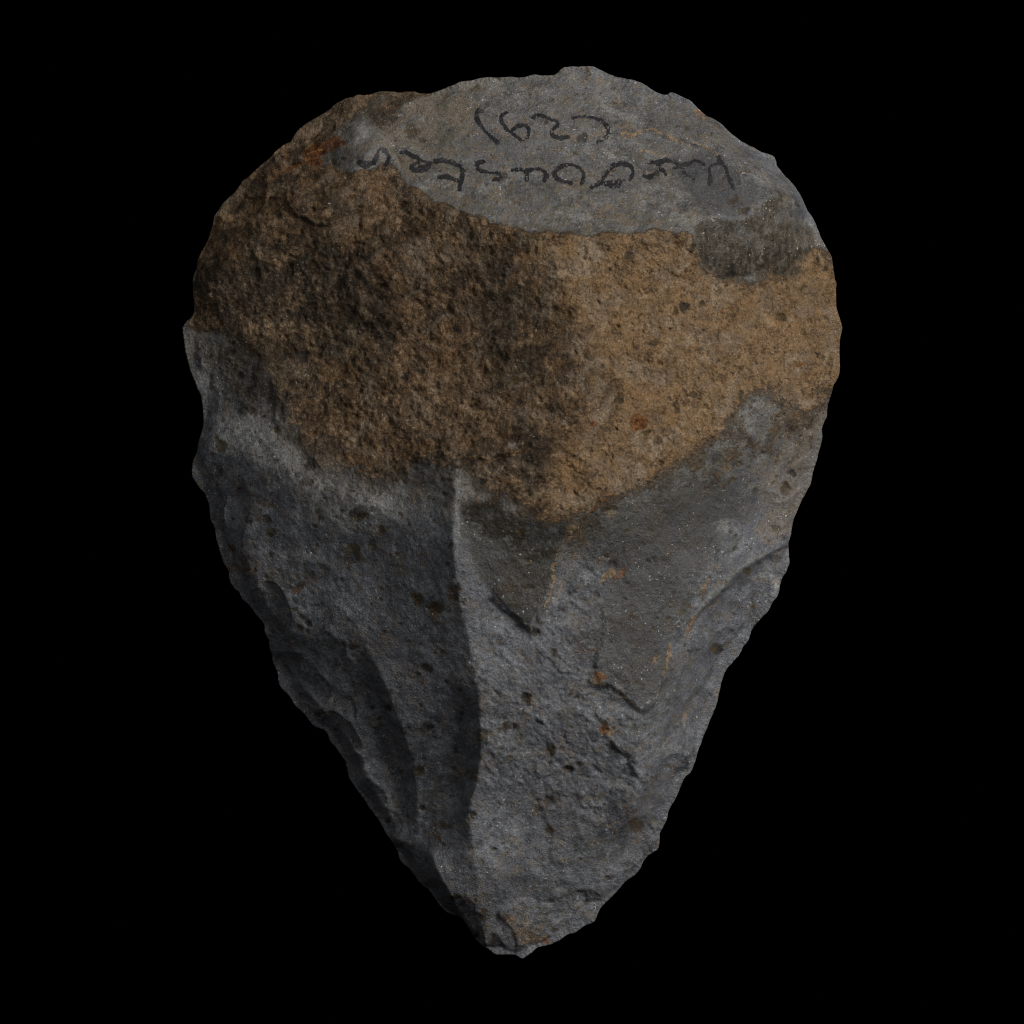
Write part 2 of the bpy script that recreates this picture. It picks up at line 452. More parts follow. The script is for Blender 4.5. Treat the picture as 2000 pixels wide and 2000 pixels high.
m_cortex = soft_mask(CORTEX, 10, 2.6, 101)
fade = soft_mask(CORTEX, 34, 14, 103, 70, 5)
fz = np.clip(sstep(600, 720, GY) + sstep(350, 300, GY) * sstep(820, 760, GX) + sstep(1390, 1430, GX) * sstep(470, 500, GY), 0, 1)
m_cortex = m_cortex * (1 - fz) + fade * fz
HALOS = [([(900,930),(1200,960),(1190,1030),(1140,1070),(1060,1080),(960,1050),(905,1010)], 0.46),
         ([(540,880),(700,900),(860,880),(870,930),(780,970),(640,955)], 0.40), ([(1250,900),(1450,800),(1560,800),(1540,900),(1380,920),(1260,1000)], 0.40),
         ([(370,650),(450,650),(530,720),(550,810),(470,790),(400,740)], 0.44), ([(1400,500),(1570,480),(1600,540),(1500,570),(1410,560)], 0.42)]
for poly, amt in HALOS:
    m_cortex = np.maximum(m_cortex, amt * soft_mask(poly, 20, 9, int(poly[0][0]), 50, 4))
m_ochre = soft_mask(OCHRE, 60, 20, 111, 120, 5)
m_ochre = np.clip(m_ochre + 0.5 * soft_mask(TAN2, 50, 18, 117, 100, 5) + 0.4 * soft_mask(TAN3, 40, 14, 119, 90, 5), 0, 1)
m_margin = soft_mask(MARGIN, 30, 9, 115, 70)
m_dark = np.clip(0.62 * soft_mask(DARK, 50, 16, 121, 90, 5) + soft_mask(DARK3, 20, 6, 125, 50, 5) + 1.0 * soft_mask(DARK2, 40, 22, 131, 120), 0, 1)
m_olive = soft_mask(OLIVE_SCAR, 20, 5, 141, 44, 5)
m_tongue = soft_mask(TONGUE, 5, 3, 151, 30)
PLATE2 = [(1130,1000),(1172,1120),(1178,1230),(1160,1320),(1255,1388),(1294,1325),(1308,1262),(1362,1150),(1396,1100),(1470,1000),(1440,930),(1300,960)]
m_tongue = np.maximum(m_tongue, 0.8 * soft_mask(PLATE2, 34, 12, 155, 60, 5))
m_pale = soft_mask(PALE_BAND, 22, 9, 161, 60)
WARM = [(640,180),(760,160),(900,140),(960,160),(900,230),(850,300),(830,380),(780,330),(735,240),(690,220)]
SHADE_FACET = [(1300,300),(1400,300),(1440,330),(1490,380),(1480,400),(1440,430),(1385,422),(1346,386),(1318,345)]
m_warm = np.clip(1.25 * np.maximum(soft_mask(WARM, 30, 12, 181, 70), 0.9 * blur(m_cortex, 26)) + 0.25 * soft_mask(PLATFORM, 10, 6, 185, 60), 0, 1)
m_shade = soft_mask(SHADE_FACET, 8, 5, 191, 40)  # shade of the platform's right facet, put into the colour
m_tan = np.zeros_like(GX)
m_rust = np.zeros_like(GX)
m_pit = np.zeros_like(GX)


def stroke(arr, line, wid, amt=1.0, seed=7):
    ln = catmull(line, 6.0)
    m = wid * 3 + 12
    sl = local(ln[:, 0].min() - m, ln[:, 1].min() - m, ln[:, 0].max() + m, ln[:, 1].max() + m)
    x = GX[sl] + 4 * fbm(GX[sl], GY[sl], 18, seed, 3)
    y = GY[sl] + 4 * fbm(GX[sl], GY[sl], 18, seed + 9, 3)
    d, _, _ = seg_dist(x, y, ln)
    w = wid * (0.75 + 0.7 * fbm(GX[sl], GY[sl], 30, seed + 3, 3))
    arr[sl] = np.maximum(arr[sl], amt * sstep(1.0, 0.2, d / np.maximum(w, 0.4)))


def dab(arr, cx, cy, rx, ry, ang=0, amt=1.0, rough=0.35):
    m = max(rx, ry) * 1.8
    sl = local(cx - m, cy - m, cx + m, cy + m)
    x, y = GX[sl] - cx, GY[sl] - cy
    c, s = math.cos(math.radians(ang)), math.sin(math.radians(ang))
    u, v = (c * x + s * y) / rx, (-s * x + c * y) / ry
    q = 1 - np.sqrt(u * u + v * v) + rough * fbm(GX[sl], GY[sl], max(4, min(rx, ry)), int(cx + cy), 3)
    a = sstep(-0.05, 0.45, q) * amt
    arr[sl] = np.maximum(arr[sl], a)


# rust: iron stains with their own shapes
for a in [(634,286,42,17,-18,1),(612,302,22,15,30,1),(608,312,16,12,60,1),(575,322,30,5,-25,.8),(1250,824,18,20,30,1),(1158,828,8,7,0,.7),(1411,610,7,6,0,.8),
          (1563,710,20,6,-10,.5),(1170,985,22,10,-35,.55),(1182,975,10,8,0,.5),(1367,216,10,5,50,.5),(1205,1125,24,9,-40,.45),(1170,1320,16,12,20,.6),
          (1064,1843,16,6,-15,.6),(988,1795,10,8,0,.5),(1240,1612,12,14,30,.35),(1198,1628,8,6,0,.4),(1180,1425,16,12,0,.5),(645,1465,14,20,30,.35),
          (725,1565,18,16,30,.4),(950,1468,8,6,0,.4),(495,345,16,10,0,.35),(885,480,20,6,70,.35),(580,1155,14,7,-35,.6),(800,1690,22,7,40,.45),
          (1345,1225,8,26,25,.45),(1375,1160,6,20,28,.35)]:
    dab(m_rust, *a)

# ochre crusts on edges and in hollows
for a in [(1188,1122,20,9,-35,.9),(1172,1322,15,13,20,.8),(1186,1425,14,13,0,.9),(1347,1222,7,26,25,.8),(1374,1150,6,28,28,.7),(1282,1290,10,8,0,.6),(1298,1300,6,18,15,.5),
          (1195,1005,16,8,-20,.7),(1520,1135,14,10,30,.5),
          (1338,1400,6,26,15,.5),(1300,1450,10,8,0,.4),(1112,1030,18,6,-50,.6),
          (1000,1800,14,12,0,.5),(1040,1840,40,9,-15,.6),(1420,915,12,10,0,.5),(1465,895,10,10,0,.4),(548,770,6,14,0,.6),(553,865,10,12,20,.7),(800,920,10,12,0,.6)]:
    dab(m_tan, *a)
stroke(m_tan, [(1215,264),(1240,258),(1275,250),(1300,262),(1330,276),(1360,280),(1385,290),(1404,302)], 6, 0.85, 601)
stroke(m_tan, [(1250,292),(1280,300),(1310,303)], 4, 0.6, 611)
stroke(m_tan, [(1033,1230),(1058,1196),(1077,1150),(1084,1095),(1096,1062),(1126,1022)], 4.5, 0.9, 621)
stroke(m_tan, [(1062,1216),(1088,1160),(1104,1120),(1126,1080)], 2.5, 0.7, 631)
stroke(m_tan, [(1155,1332),(1185,1338),(1215,1358),(1250,1388)], 3.5, 0.7, 641)
stroke(m_tan, [(1277,1372),(1294,1325),(1308,1262)], 5, 0.7, 651)
stroke(m_tan, [(870,885),(902,892),(950,897),(1000,886),(1020,868),(1024,845)], 6, 0.6, 661)
stroke(m_tan, [(1343,460),(1372,517),(1400,546)], 6, 0.6, 671)
stroke(m_tan, [(1360,215),(1376,232)], 5, 0.6, 681)
TIP = [(984,1792),(1010,1780),(1080,1780),(1110,1800),(1070,1835),(1020,1856),(1008,1838)]
m_tan = np.maximum(m_tan, 0.34 * soft_mask(TIP, 8, 3, 691, 24))
stroke(m_pale, [(1160,1324),(1190,1330),(1220,1352),(1250,1380),(1270,1368)], 5, 0.8, 701)
stroke(m_pale, [(1031,1226),(1054,1190),(1072,1150),(1080,1100)], 4, 0.7, 711)
stroke(m_pale, [(1490,1082),(1440,1118),(1400,1152),(1360,1192),(1335,1230)], 11, 0.45, 721)
stroke(m_pale, [(1170,1140),(1178,1200),(1200,1270),(1240,1340)], 7, 0.3, 731)
# pale flecks; light on the arris sliver and bulb top put into the colour
for a in [(1426,1034,26,20,20,.6),(1385,1115,7,22,25,.4),(1512,1132,16,10,20,1),(1520,1145,8,8,0,1),(1108,300,10,8,0,.7),(1190,302,14,7,15,.8),(700,262,46,26,-30,.8),(895,960,9,60,2,.55),(893,1060,8,70,0,.5),
          (1120,425,40,16,-5,.4),(1320,425,22,12,-5,.5),(1002,872,10,8,0,.8),(700,1018,60,16,10,.5)]:
    dab(m_pale, *a)
# pits --------------------------------------------------------------------------------
pits = [(793,736,13,9,-40,9),(1028,1363,10,9,0,8),(1262,845,8,4,-30,5),(1180,1420,8,14,10,5),(985,1420,22,8,-25,5),(1195,1100,10,6,-30,7),(1188,995,16,5,-15,5),
        (705,1008,15,16,0,5),(620,1000,7,6,0,3),(520,1015,8,10,0,3),(525,1040,10,12,0,4),(690,1085,14,22,-10,4),(580,1148,14,8,-35,6),(607,905,11,10,0,3),(600,940,12,10,0,3),
        (850,1190,16,12,-20,5),(832,1305,11,9,0,4),(1032,1095,8,6,0,3),(1030,1148,14,6,0,3),(885,1150,14,8,0,4),(688,1265,10,6,0,4),(920,1595,8,10,20,5),(965,1660,6,4,0,5),
        (1050,1580,10,10,0,4),(1075,1465,9,12,0,4),(890,1755,9,7,0,4),(865,1615,16,8,0,3),(1370,595,6,5,0,4),(1318,612,6,9,-20,4),(1275,670,12,8,-30,4),(1530,790,7,5,-30,5),(1550,838,6,4,30,4),
        (1355,770,10,8,0,3),(1207,640,4,4,0,5),(1320,800,6,8,0,3),(670,310,4,4,0,4),(720,410,6,8,30,5),(1350,485,8,5,0,4),(1600,508,5,6,0,4),(1615,522,6,6,0,4),(1560,398,5,4,0,4),
        (978,150,5,3,0,3),(1165,1160,5,7,0,3),(1240,1615,16,12,40,3),(1190,1718,8,5,0,4),(1290,1195,10,5,-40,3),(1335,1190,6,16,25,3),(758,1608,6,6,0,3)]
rp = np.random.RandomState(23)
while len(pits) < 640:
    x, y = rp.uniform(360, 1640), rp.uniform(130, 1860)
    j, i = int((y - Y0) / H), int((x - X0) / H)
    if not INS[j, i] or RIM[j, i] < 14:
        continue
    c = m_cortex[j, i]
    if (c > 0.5 and rp.rand() < 0.45) or (x > 950 and y > 1000 and rp.rand() < 0.5):
        continue
    if y < 460 and c < 0.5 and rp.rand() < 0.75:
        continue
    r = rp.uniform(2.4, 5.6) * (1 + 1.1 * (rp.rand() < 0.14))
    pits.append((x, y, r, r * rp.uniform(0.6, 1.2), rp.uniform(0, 180), r * rp.uniform(0.25, 0.7)))
for (x, y, rx, ry, a, d) in pits:
    bowl(x, y, rx * 1.25, ry * 1.25, d * 0.6, a, 1.0)
    dab(m_pit, x, y, rx * 1.25, ry * 1.25, a, min(1.0, 0.55 + d * 0.10), 0.5)

# ------------------------------------------------------------------ small relief
edge_fade = sstep(0, 14, RIM)
ROUGH = [(900,1240),(1040,1250),(1170,1180),(1180,1300),(1240,1400),(1240,1560),(1180,1620),(1000,1560),(930,1600),(940,1400),(905,1230)]
m_rough = soft_mask(ROUGH, 20, 10, 171, 60)
n1 = fbm(GX, GY, 46, 201, 4, 0.55)
n2 = fbm(GX, GY, 15, 211, 3, 0.6)
n3 = fbm(GX * 0.75 + GY * 0.66, (GY * 0.75 - GX * 0.66) * 2.1, 17, 221, 3, 0.6)
n4 = 1 - np.abs(fbm(GX, GY, 70, 231, 3, 0.5)) * 1.4
n5 = fbm(GX, GY, 9.5, 241, 2, 0.5)
n6 = sstep(0.25, 0.75, fbm(GX, GY, 22, 251, 3, 0.55))
Z += edge_fade * (m_cortex * (2.8 * n1 + 1.2 * n2 + 2.6 * n4 + 0.7 * n5 - 2.2 * n6) + 3.2 * m_cortex + (1 - m_cortex) * (1.9 * n1 + 0.6 * n2)
                  + m_rough * (0.7 * n3 + 0.6 * n2 + 0.3 * n5) + 0.22 * n5)
Z += edge_fade * 0.35 * (np.random.RandomState(3).rand(*Z.shape) - 0.5) * (1 + m_cortex)
Z -= edge_fade * m_cortex * m_ochre * (2.6 * sstep(0.30, 0.75, fbm(GX, GY, 13, 261, 3, 0.55)) + 2.2 * sstep(0.35, 0.8, fbm(GX, GY, 30, 271, 3, 0.55)))


def chips(cell, slope, seed, stretch=1.0, ang=0.0):
    """small flat fracture planes meeting at steps"""
    r = np.random.RandomState(seed)
    jx, jy = r.rand(256, 256).astype(np.float32), r.rand(256, 256).astype(np.float32)
    sx, sy = r.randn(256, 256).astype(np.float32) * slope, r.randn(256, 256).astype(np.float32) * slope
    c, sn = math.cos(ang), math.sin(ang)
    x = GX + 0.30 * cell * fbm(GX, GY, cell * 0.9, seed + 1, 4)
    y = GY + 0.30 * cell * fbm(GX, GY, cell * 0.9, seed + 2, 4)
    u, v = (c * x + sn * y) / cell, (-sn * x + c * y) / (cell * stretch)
    iu, iv = np.floor(u).astype(int), np.floor(v).astype(int)
    best = np.full(u.shape, 1e9, np.float32)
    out = np.zeros(u.shape, np.float32)
    for di in (-1, 0, 1):
        for dj in (-1, 0, 1):
            a, b = (iv + dj) & 255, (iu + di) & 255
            du, dv = u - (iu + di + jx[a, b]), v - (iv + dj + jy[a, b])
            d = du * du + dv * dv
            k = d < best
            best = np.where(k, d, best)
            out = np.where(k, cell * (sx[a, b] * du + sy[a, b] * dv * stretch), out)
    return out


m_chip = (1 - m_cortex) * (sstep(960, 1060, GY) * (0.45 + 0.55 * sstep(860, 960, GX)) + 0.4 * sstep(470, 440, GY))
Z += edge_fade * m_chip * blur(chips(120, 0.016, 801, 1.5, 0.5) + chips(52, 0.026, 811, 1.4, -0.4), 1.8)
Z += edge_fade * m_rough * blur(chips(24, 0.062, 821, 1.8, 0.7), 0.8)
# conchoidal ripples in the lower scars
rip = np.sin(np.hypot(GX - 430, GY - 1000) / 19 + 1.2 * n1) * sstep(1000, 1100, GY) * (1 - m_cortex)
Z += edge_fade * 0.55 * rip
for cx, cy, r0, r1, amp, wl in [(1560,1120,110,300,0.55,19),(1250,1720,90,260,0.5,21),(330,1080,150,330,0.35,23)]:
    rr = np.hypot(GX - cx, GY - cy) + 9 * fbm(GX, GY, 60, int(cx), 3)
    Z += edge_fade * (1 - m_cortex) * amp * np.sin(rr * 2 * math.pi / wl / (0.7 + rr / 400)) * sstep(r0 * 0.5, r0, rr) * sstep(r1, r0, rr)
Z = np.where(INS, np.maximum(Z, 1.0 + 0.35 * RIM.clip(0, 30)), 0)
WARP = 16 * fbm(GX, GY, 330, 301, 2) * 1.0

# underside: a low dome
DOME = solve([], INS, 1.0)
DOME = (DOME / DOME.max()).clip(0, 1) ** 0.62
ZB = -np.minimum(215 * DOME + edge_fade * (5 * n1 + 10 * fbm(GX, GY, 120, 311, 3)).clip(-0.6 * RIM, 0.6 * RIM), 170)
ZB = np.where(INS, np.minimum(ZB, -0.3 * RIM.clip(0, 20)), 0)

# ------------------------------------------------------------------ the mesh
near = INS.copy()
for dj in (-1, 0, 1):
    for di in (-1, 0, 1):
        near |= np.roll(np.roll(INS, dj, 0), di, 1)
rimv = near & ~INS
PX, PY = GX.copy(), GY.copy()
rj, ri = np.nonzero(rimv)
qx, qy = GX[rj, ri].astype(float), GY[rj, ri].astype(float)
bd = np.full(len(qx), 1e9)
bx, by = qx.copy(), qy.copy()
nxt = np.roll(OUT, -1, 0)
for k in range(len(OUT)):
    ax, ay = OUT[k]
    sel = (np.abs(qx - ax) < 14) & (np.abs(qy - ay) < 14)
    if not sel.any():
        continue
    dx, dy = nxt[k] - OUT[k]
    t = np.clip(((qx[sel] - ax) * dx + (qy[sel] - ay) * dy) / (dx * dx + dy * dy + 1e-9), 0, 1)
    ex, ey = ax + t * dx, ay + t * dy
    d = np.hypot(qx[sel] - ex, qy[sel] - ey)
    idx = np.nonzero(sel)[0]
    b = d < bd[idx]
    bd[idx[b]] = d[b]
    bx[idx[b]] = ex[b]
    by[idx[b]] = ey[b]
PX[rj, ri] = bx
PY[rj, ri] = by

cell = INS[:-1, :-1] | INS[1:, :-1] | INS[:-1, 1:] | INS[1:, 1:]
used = np.zeros_like(INS)
used[:-1, :-1] |= cell
used[1:, :-1] |= cell
used[:-1, 1:] |= cell
used[1:, 1:] |= cell
fid = np.full(INS.shape, -1, np.int64)
nf = int(used.sum())
fid[used] = np.arange(nf)
inn = used & INS
bid = fid.copy()
bid[inn] = nf + np.arange(int(inn.sum()))
ZF = Z + WARP
ZK = ZB + WARP
VF = np.stack([(PX[used] - CX) * S, (CY - PY[used]) * S, ZF[used] * S], 1)
VB = np.stack([(PX[inn] - CX) * S, (CY - PY[inn]) * S, ZK[inn] * S], 1)
V = np.concatenate([VF, VB]).astype(np.float32)
cj, ci = np.nonzero(cell)


def quads(ids, flip):
    a, b, c, d = ids[cj, ci], ids[cj, ci + 1], ids[cj + 1, ci + 1], ids[cj + 1, ci]
    return np.stack([a, b, c, d], 1) if flip else np.stack([a, d, c, b], 1)


F = np.concatenate([quads(fid, False), quads(bid, True)])
FLOOR = float(V[:, 2].min())


def mesh_from(name, V, F):
    me = bpy.data.meshes.new(name)
    me.vertices.add(len(V))
    me.vertices.foreach_set('co', np.ascontiguousarray(V, np.float32).ravel())
    me.loops.add(F.size)
    me.loops.foreach_set('vertex_index', np.ascontiguousarray(F, np.int32).ravel())
    me.polygons.add(len(F))
    k = F.shape[1]
    me.polygons.foreach_set('loop_start', np.arange(0, F.size, k, dtype=np.int32))
    me.polygons.foreach_set('loop_total', np.full(len(F), k, np.int32))
    me.update(calc_edges=True)
    me.polygons.foreach_set('use_smooth', np.ones(len(F), bool))
    return me


stone_me = mesh_from('stone', V, F)


def attr(name, chans):
    a = stone_me.attributes.new(name, 'FLOAT_COLOR', 'POINT')
    col = np.ones((len(V), 4), np.float32)
    for k, c in enumerate(chans):
        col[:nf, k] = c[used]
        col[nf:, k] = c[inn]
    a.data.foreach_set('color', col.ravel())


attr('skin', (m_cortex, m_ochre, m_dark))
attr('stain', (m_rust, m_pit, m_pale))
attr('zone', (m_olive, m_tongue, m_margin))
attr('crust_shade', (m_tan, m_shade, m_warm))

# ------------------------------------------------------------------ materials


class NT:
    def __init__(self, name):
        self.m = bpy.data.materials.new(name)
        self.m.use_nodes = True
        self.t = self.m.node_tree
        self.t.nodes.clear()
        self.out = self.t.nodes.new('ShaderNodeOutputMaterial')
        self.b = self.t.nodes.new('ShaderNodeBsdfPrincipled')
        self.t.links.new(self.b.outputs[0], self.out.inputs[0])

    def set(self, sock, v):
        if hasattr(v, 'is_output'):
            self.t.links.new(v, sock)
        else:
            sock.default_value = v

    def math(self, op, a, b=0.0, clamp=False):
        n = self.t.nodes.new('ShaderNodeMath')
        n.operation = op
        n.use_clamp = clamp
        self.set(n.inputs[0], a)
        self.set(n.inputs[1], b)
        return n.outputs[0]

    def noise(self, vec, size, detail=4, rough=0.5, dist=0.0):
        n = self.t.nodes.new('ShaderNodeTexNoise')
        self.set(n.inputs['Vector'], vec)
        n.inputs['Scale'].default_value = 1.0 / size
        n.inputs['Detail'].default_value = detail
        n.inputs['Roughness'].default_value = rough
        n.inputs['Distortion'].default_value = dist
        return n.outputs['Fac']

    def range(self, v, a, b, c=0.0, d=1.0):
        n = self.t.nodes.new('ShaderNodeMapRange')
        n.interpolation_type = 'SMOOTHSTEP'
        self.set(n.inputs['Value'], v)
        for k, x in zip(('From Min', 'From Max', 'To Min', 'To Max'), (a, b, c, d)):
            n.inputs[k].default_value = x
        return n.outputs['Result']

    def ramp(self, v, stops):
        n = self.t.nodes.new('ShaderNodeValToRGB')
        self.set(n.inputs[0], v)
        e = n.color_ramp.elements
        while len(e) < len(stops):
            e.new(0.5)
        for k, (p, c) in enumerate(stops):
            e[k].position = p
            e[k].color = (*c, 1)
        return n.outputs[0]

    def mix(self, f, a, b, blend='MIX'):
        n = self.t.nodes.new('ShaderNodeMix')
        n.data_type = 'RGBA'
        n.blend_type = blend
        self.set(n.inputs['Factor'], f)
        for s, v in ((n.inputs[6], a), (n.inputs[7], b)):
            self.set(s, v if hasattr(v, 'is_output') else (*v, 1))
        return n.outputs[2]

    def attr(self, name):
        n = self.t.nodes.new('ShaderNodeAttribute')
        n.attribute_name = name
        s = self.t.nodes.new('ShaderNodeSeparateColor')
        self.t.links.new(n.outputs['Color'], s.inputs[0])
        return s.outputs

    def coords(self, stretch=(1, 1, 1)):
        n = self.t.nodes.new('ShaderNodeTexCoord')
        m = self.t.nodes.new('ShaderNodeVectorMath')
        m.operation = 'MULTIPLY'
        self.t.links.new(n.outputs['Object'], m.inputs[0])
        m.inputs[1].default_value = tuple(1.0 / S * k for k in stretch)
        return m.outputs[0]

    def bump(self, h, strength, dist, prev=None):
        n = self.t.nodes.new('ShaderNodeBump')
        n.inputs['Strength'].default_value = strength
        n.inputs['Distance'].default_value = dist
        self.set(n.inputs['Height'], h)
        if prev is not None:
            self.t.links.new(prev, n.inputs['Normal'])
        return n.outputs[0]


def stone_colour(g):
    """grey hornfels with brown cortex; returns colour, masks"""
    P = g.coords()
    skin, stain, zone, crust_shade = g.attr('skin'), g.attr('stain'), g.attr('zone'), g.attr('crust_shade')
    big = g.noise(P, 150, 3, 0.55)
    mid = g.noise(P, 34, 5, 0.62)
    midb = g.noise(P, 60, 5, 0.6, 0.6)
    fine = g.noise(P, 9, 5, 0.72)
    grain = g.noise(P, 3.6, 3, 0.75)
    # grey rock
    sal = g.noise(P, 2.1, 2, 0.6)
    gv = g.math('ADD', g.math('MULTIPLY', mid, 0.5), g.math('MULTIPLY', fine, 0.5))
    grey = g.ramp(gv, [(0.37, (0.046, 0.050, 0.057)), (0.50, (0.121, 0.126, 0.138)), (0.63, (0.240, 0.247, 0.257))])
    lump = g.range(g.noise(P, 110, 5, 0.62, 0.5), 0.40, 0.62)
    grey = g.mix(g.math('MULTIPLY', lump, 0.42), grey, (0.064, 0.066, 0.072))
    blue = g.range(big, 0.42, 0.62)
    grey = g.mix(g.math('MULTIPLY', blue, 0.45), grey, (0.116, 0.120, 0.136))
    warmn = g.noise(P, 24, 5, 0.65, 0.8)
    wthr = g.math('ADD', warmn, g.math('MULTIPLY', crust_shade[2], 0.11))
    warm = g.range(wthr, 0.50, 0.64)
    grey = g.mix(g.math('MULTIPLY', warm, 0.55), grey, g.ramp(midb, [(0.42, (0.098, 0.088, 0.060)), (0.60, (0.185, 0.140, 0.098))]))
    grey = g.mix(g.range(crust_shade[2], 0.05, 0.30), grey, g.mix(1.0, grey, (1.07, 1.0, 0.88), 'MULTIPLY'))
    grey = g.mix(g.math('MULTIPLY', crust_shade[1], 0.75), grey, (0.056, 0.056, 0.060))  # painted shade: darkens the platform's right facet
    # cortex, dark and ochre
    bv = g.math('ADD', g.math('MULTIPLY', mid, 0.5), g.math('MULTIPLY', fine, 0.5))
    fil = g.math('ABSOLUTE', g.math('SUBTRACT', g.noise(P, 15, 4, 0.65, 0.6), 0.5))
    fil = g.range(fil, 0.07, 0.0)
    brown = g.ramp(bv, [(0.38, (0.020, 0.013, 0.008)), (0.46, (0.074, 0.045, 0.023)), (0.54, (0.158, 0.097, 0.051)), (0.64, (0.310, 0.215, 0.134))])
    brown = g.mix(g.math('MULTIPLY', fil, 0.35), brown, (0.250, 0.180, 0.118))
    och = g.ramp(bv, [(0.37, (0.070, 0.038, 0.017)), (0.45, (0.140, 0.084, 0.042)), (0.55, (0.208, 0.133, 0.073)), (0.66, (0.300, 0.215, 0.138))])
    och = g.mix(g.math('MULTIPLY', fil, 0.3), och, (0.360, 0.250, 0.145))
    gpatch = g.range(midb, 0.49, 0.58)
    och = g.mix(g.math('MULTIPLY', gpatch, 0.45), och, (0.200, 0.160, 0.122))
    opatch = g.range(g.noise(P, 48, 5, 0.65, 0.6), 0.50, 0.60)
    och = g.mix(g.math('MULTIPLY', opatch, 0.5), och, (0.260, 0.155, 0.070))
    brown = g.mix(g.math('MULTIPLY', gpatch, 0.45), brown, (0.125, 0.108, 0.088))
    brown = g.mix(g.math('MULTIPLY', opatch, 0.4), brown, (0.150, 0.078, 0.032))
    dpatch = g.range(g.noise(P, 62, 6, 0.70, 0.9), 0.49, 0.57)
    brown = g.mix(g.math('MULTIPLY', dpatch, 0.72), brown, (0.036, 0.026, 0.016))
    lpatch = g.range(g.noise(P, 58, 6, 0.68, 0.9), 0.53, 0.63)
    brown = g.mix(g.math('MULTIPLY', lpatch, 0.5), brown, (0.245, 0.185, 0.125))
    och = g.mix(g.math('MULTIPLY', dpatch, 0.35), och, (0.110, 0.070, 0.035))
    och = g.mix(g.math('MULTIPLY', lpatch, 0.4), och, (0.380, 0.300, 0.215))
    cort = g.mix(g.range(g.math('ADD', skin[1], g.math('MULTIPLY', g.math('SUBTRACT', midb, 0.5), 1.6)), 0.25, 0.85), brown, och)
    dk = g.math('MULTIPLY', skin[2], g.range(mid, 0.70, 0.46), True)
    cort = g.mix(g.math('MULTIPLY', dk, 0.82), cort, g.ramp(fine, [(0.38, (0.014, 0.011, 0.008)), (0.52, (0.036, 0.027, 0.018)), (0.66, (0.085, 0.064, 0.043))]))
    jit = g.math('ADD', g.math('MULTIPLY', g.math('SUBTRACT', fine, 0.5), 1.5), g.math('MULTIPLY', g.math('SUBTRACT', midb, 0.5), 1.6))
    cm = g.range(g.math('ADD', skin[0], jit), 0.24, 0.76)
    col = g.mix(cm, grey, cort)
    mar = g.math('MULTIPLY', g.range(g.math('ADD', zone[2], g.math('MULTIPLY', g.math('SUBTRACT', warmn, 0.5), 2.6)), 0.3, 0.95), 0.42)
    col = g.mix(g.math('MULTIPLY', mar, g.math('SUBTRACT', 1.0, cm)), col, (0.200, 0.155, 0.108))
    # scars with their own patina
    streak = g.noise(g.coords((1.0, 0.35, 0.35)), 9, 5, 0.7, 0.5)
    ol = g.math('MULTIPLY', g.range(g.math('ADD', zone[0], g.math('MULTIPLY', g.math('SUBTRACT', fine, 0.5), 1.0)), 0.3, 0.8), g.range(midb, 0.68, 0.48, 0.35, 1.0), True)
    col = g.mix(g.math('MULTIPLY', ol, 0.9), col, g.ramp(streak, [(0.36, (0.030, 0.025, 0.018)), (0.50, (0.070, 0.055, 0.036)), (0.64, (0.135, 0.118, 0.096))]))
    tg = g.math('MULTIPLY', zone[1], g.range(mid, 0.25, 0.55, 0.6, 1.0), True)
    col = g.mix(g.math('MULTIPLY', tg, 0.95), col, g.ramp(midb, [(0.42, (0.050, 0.049, 0.044)), (0.60, (0.038, 0.032, 0.022))]))
    pl = g.math('MULTIPLY', stain[2], g.range(gv, 0.36, 0.60), True)
    col = g.mix(g.math('MULTIPLY', pl, 0.7), col, (0.300, 0.296, 0.280))
    # dark mineral grains and pits
    spot = g.noise(P, 11, 2, 0.5, 0.4)
    sp = g.math('MULTIPLY', g.range(spot, 0.63, 0.70), 0.62)
    col = g.mix(sp, col, (0.032, 0.027, 0.021))
    pcol = g.ramp(g.noise(P, 40, 2), [(0.42, (0.026, 0.023, 0.019)), (0.58, (0.072, 0.047, 0.017))])
    col = g.mix(g.math('MULTIPLY', stain[1], 0.85), col, pcol)
    tm = g.range(g.math('ADD', crust_shade[0], jit), 0.25, 0.8)
    col = g.mix(g.math('MULTIPLY', tm, 0.85), col, g.ramp(fine, [(0.35, (0.120, 0.072, 0.030)), (0.55, (0.260, 0.175, 0.098)), (0.68, (0.360, 0.275, 0.185))]))
    rm = g.range(g.math('ADD', stain[0], jit), 0.25, 0.75)
    rcol = g.ramp(fine, [(0.35, (0.030, 0.014, 0.008)), (0.52, (0.150, 0.056, 0.016)), (0.68, (0.270, 0.125, 0.045))])
    col = g.mix(g.math('MULTIPLY', rm, 0.9), col, rcol)
    # grain
    col = g.mix(1.0, col, g.ramp(grain, [(0.28, (0.55, 0.55, 0.55)), (0.5, (1.0, 1.0, 1.0)), (0.72, (1.5, 1.48, 1.45))]), 'MULTIPLY')
    col = g.mix(1.0, col, g.ramp(sal, [(0.25, (0.75, 0.75, 0.75)), (0.5, (1.0, 1.0, 1.0)), (0.75, (1.3, 1.3, 1.28))]), 'MULTIPLY')
    glint = g.range(g.noise(P, 5.0, 1, 0.5), 0.69, 0.75)
    glint = g.math('MULTIPLY', glint, g.range(g.noise(P, 42, 4, 0.65), 0.44, 0.60, 0.1, 1.0))
    col = g.mix(g.math('MULTIPLY', glint, g.math('SUBTRACT', 0.8, g.math('MULTIPLY', cm, 0.4))), col, (0.55, 0.54, 0.51))
    return P, col, cm, fine, grain, glint, mid


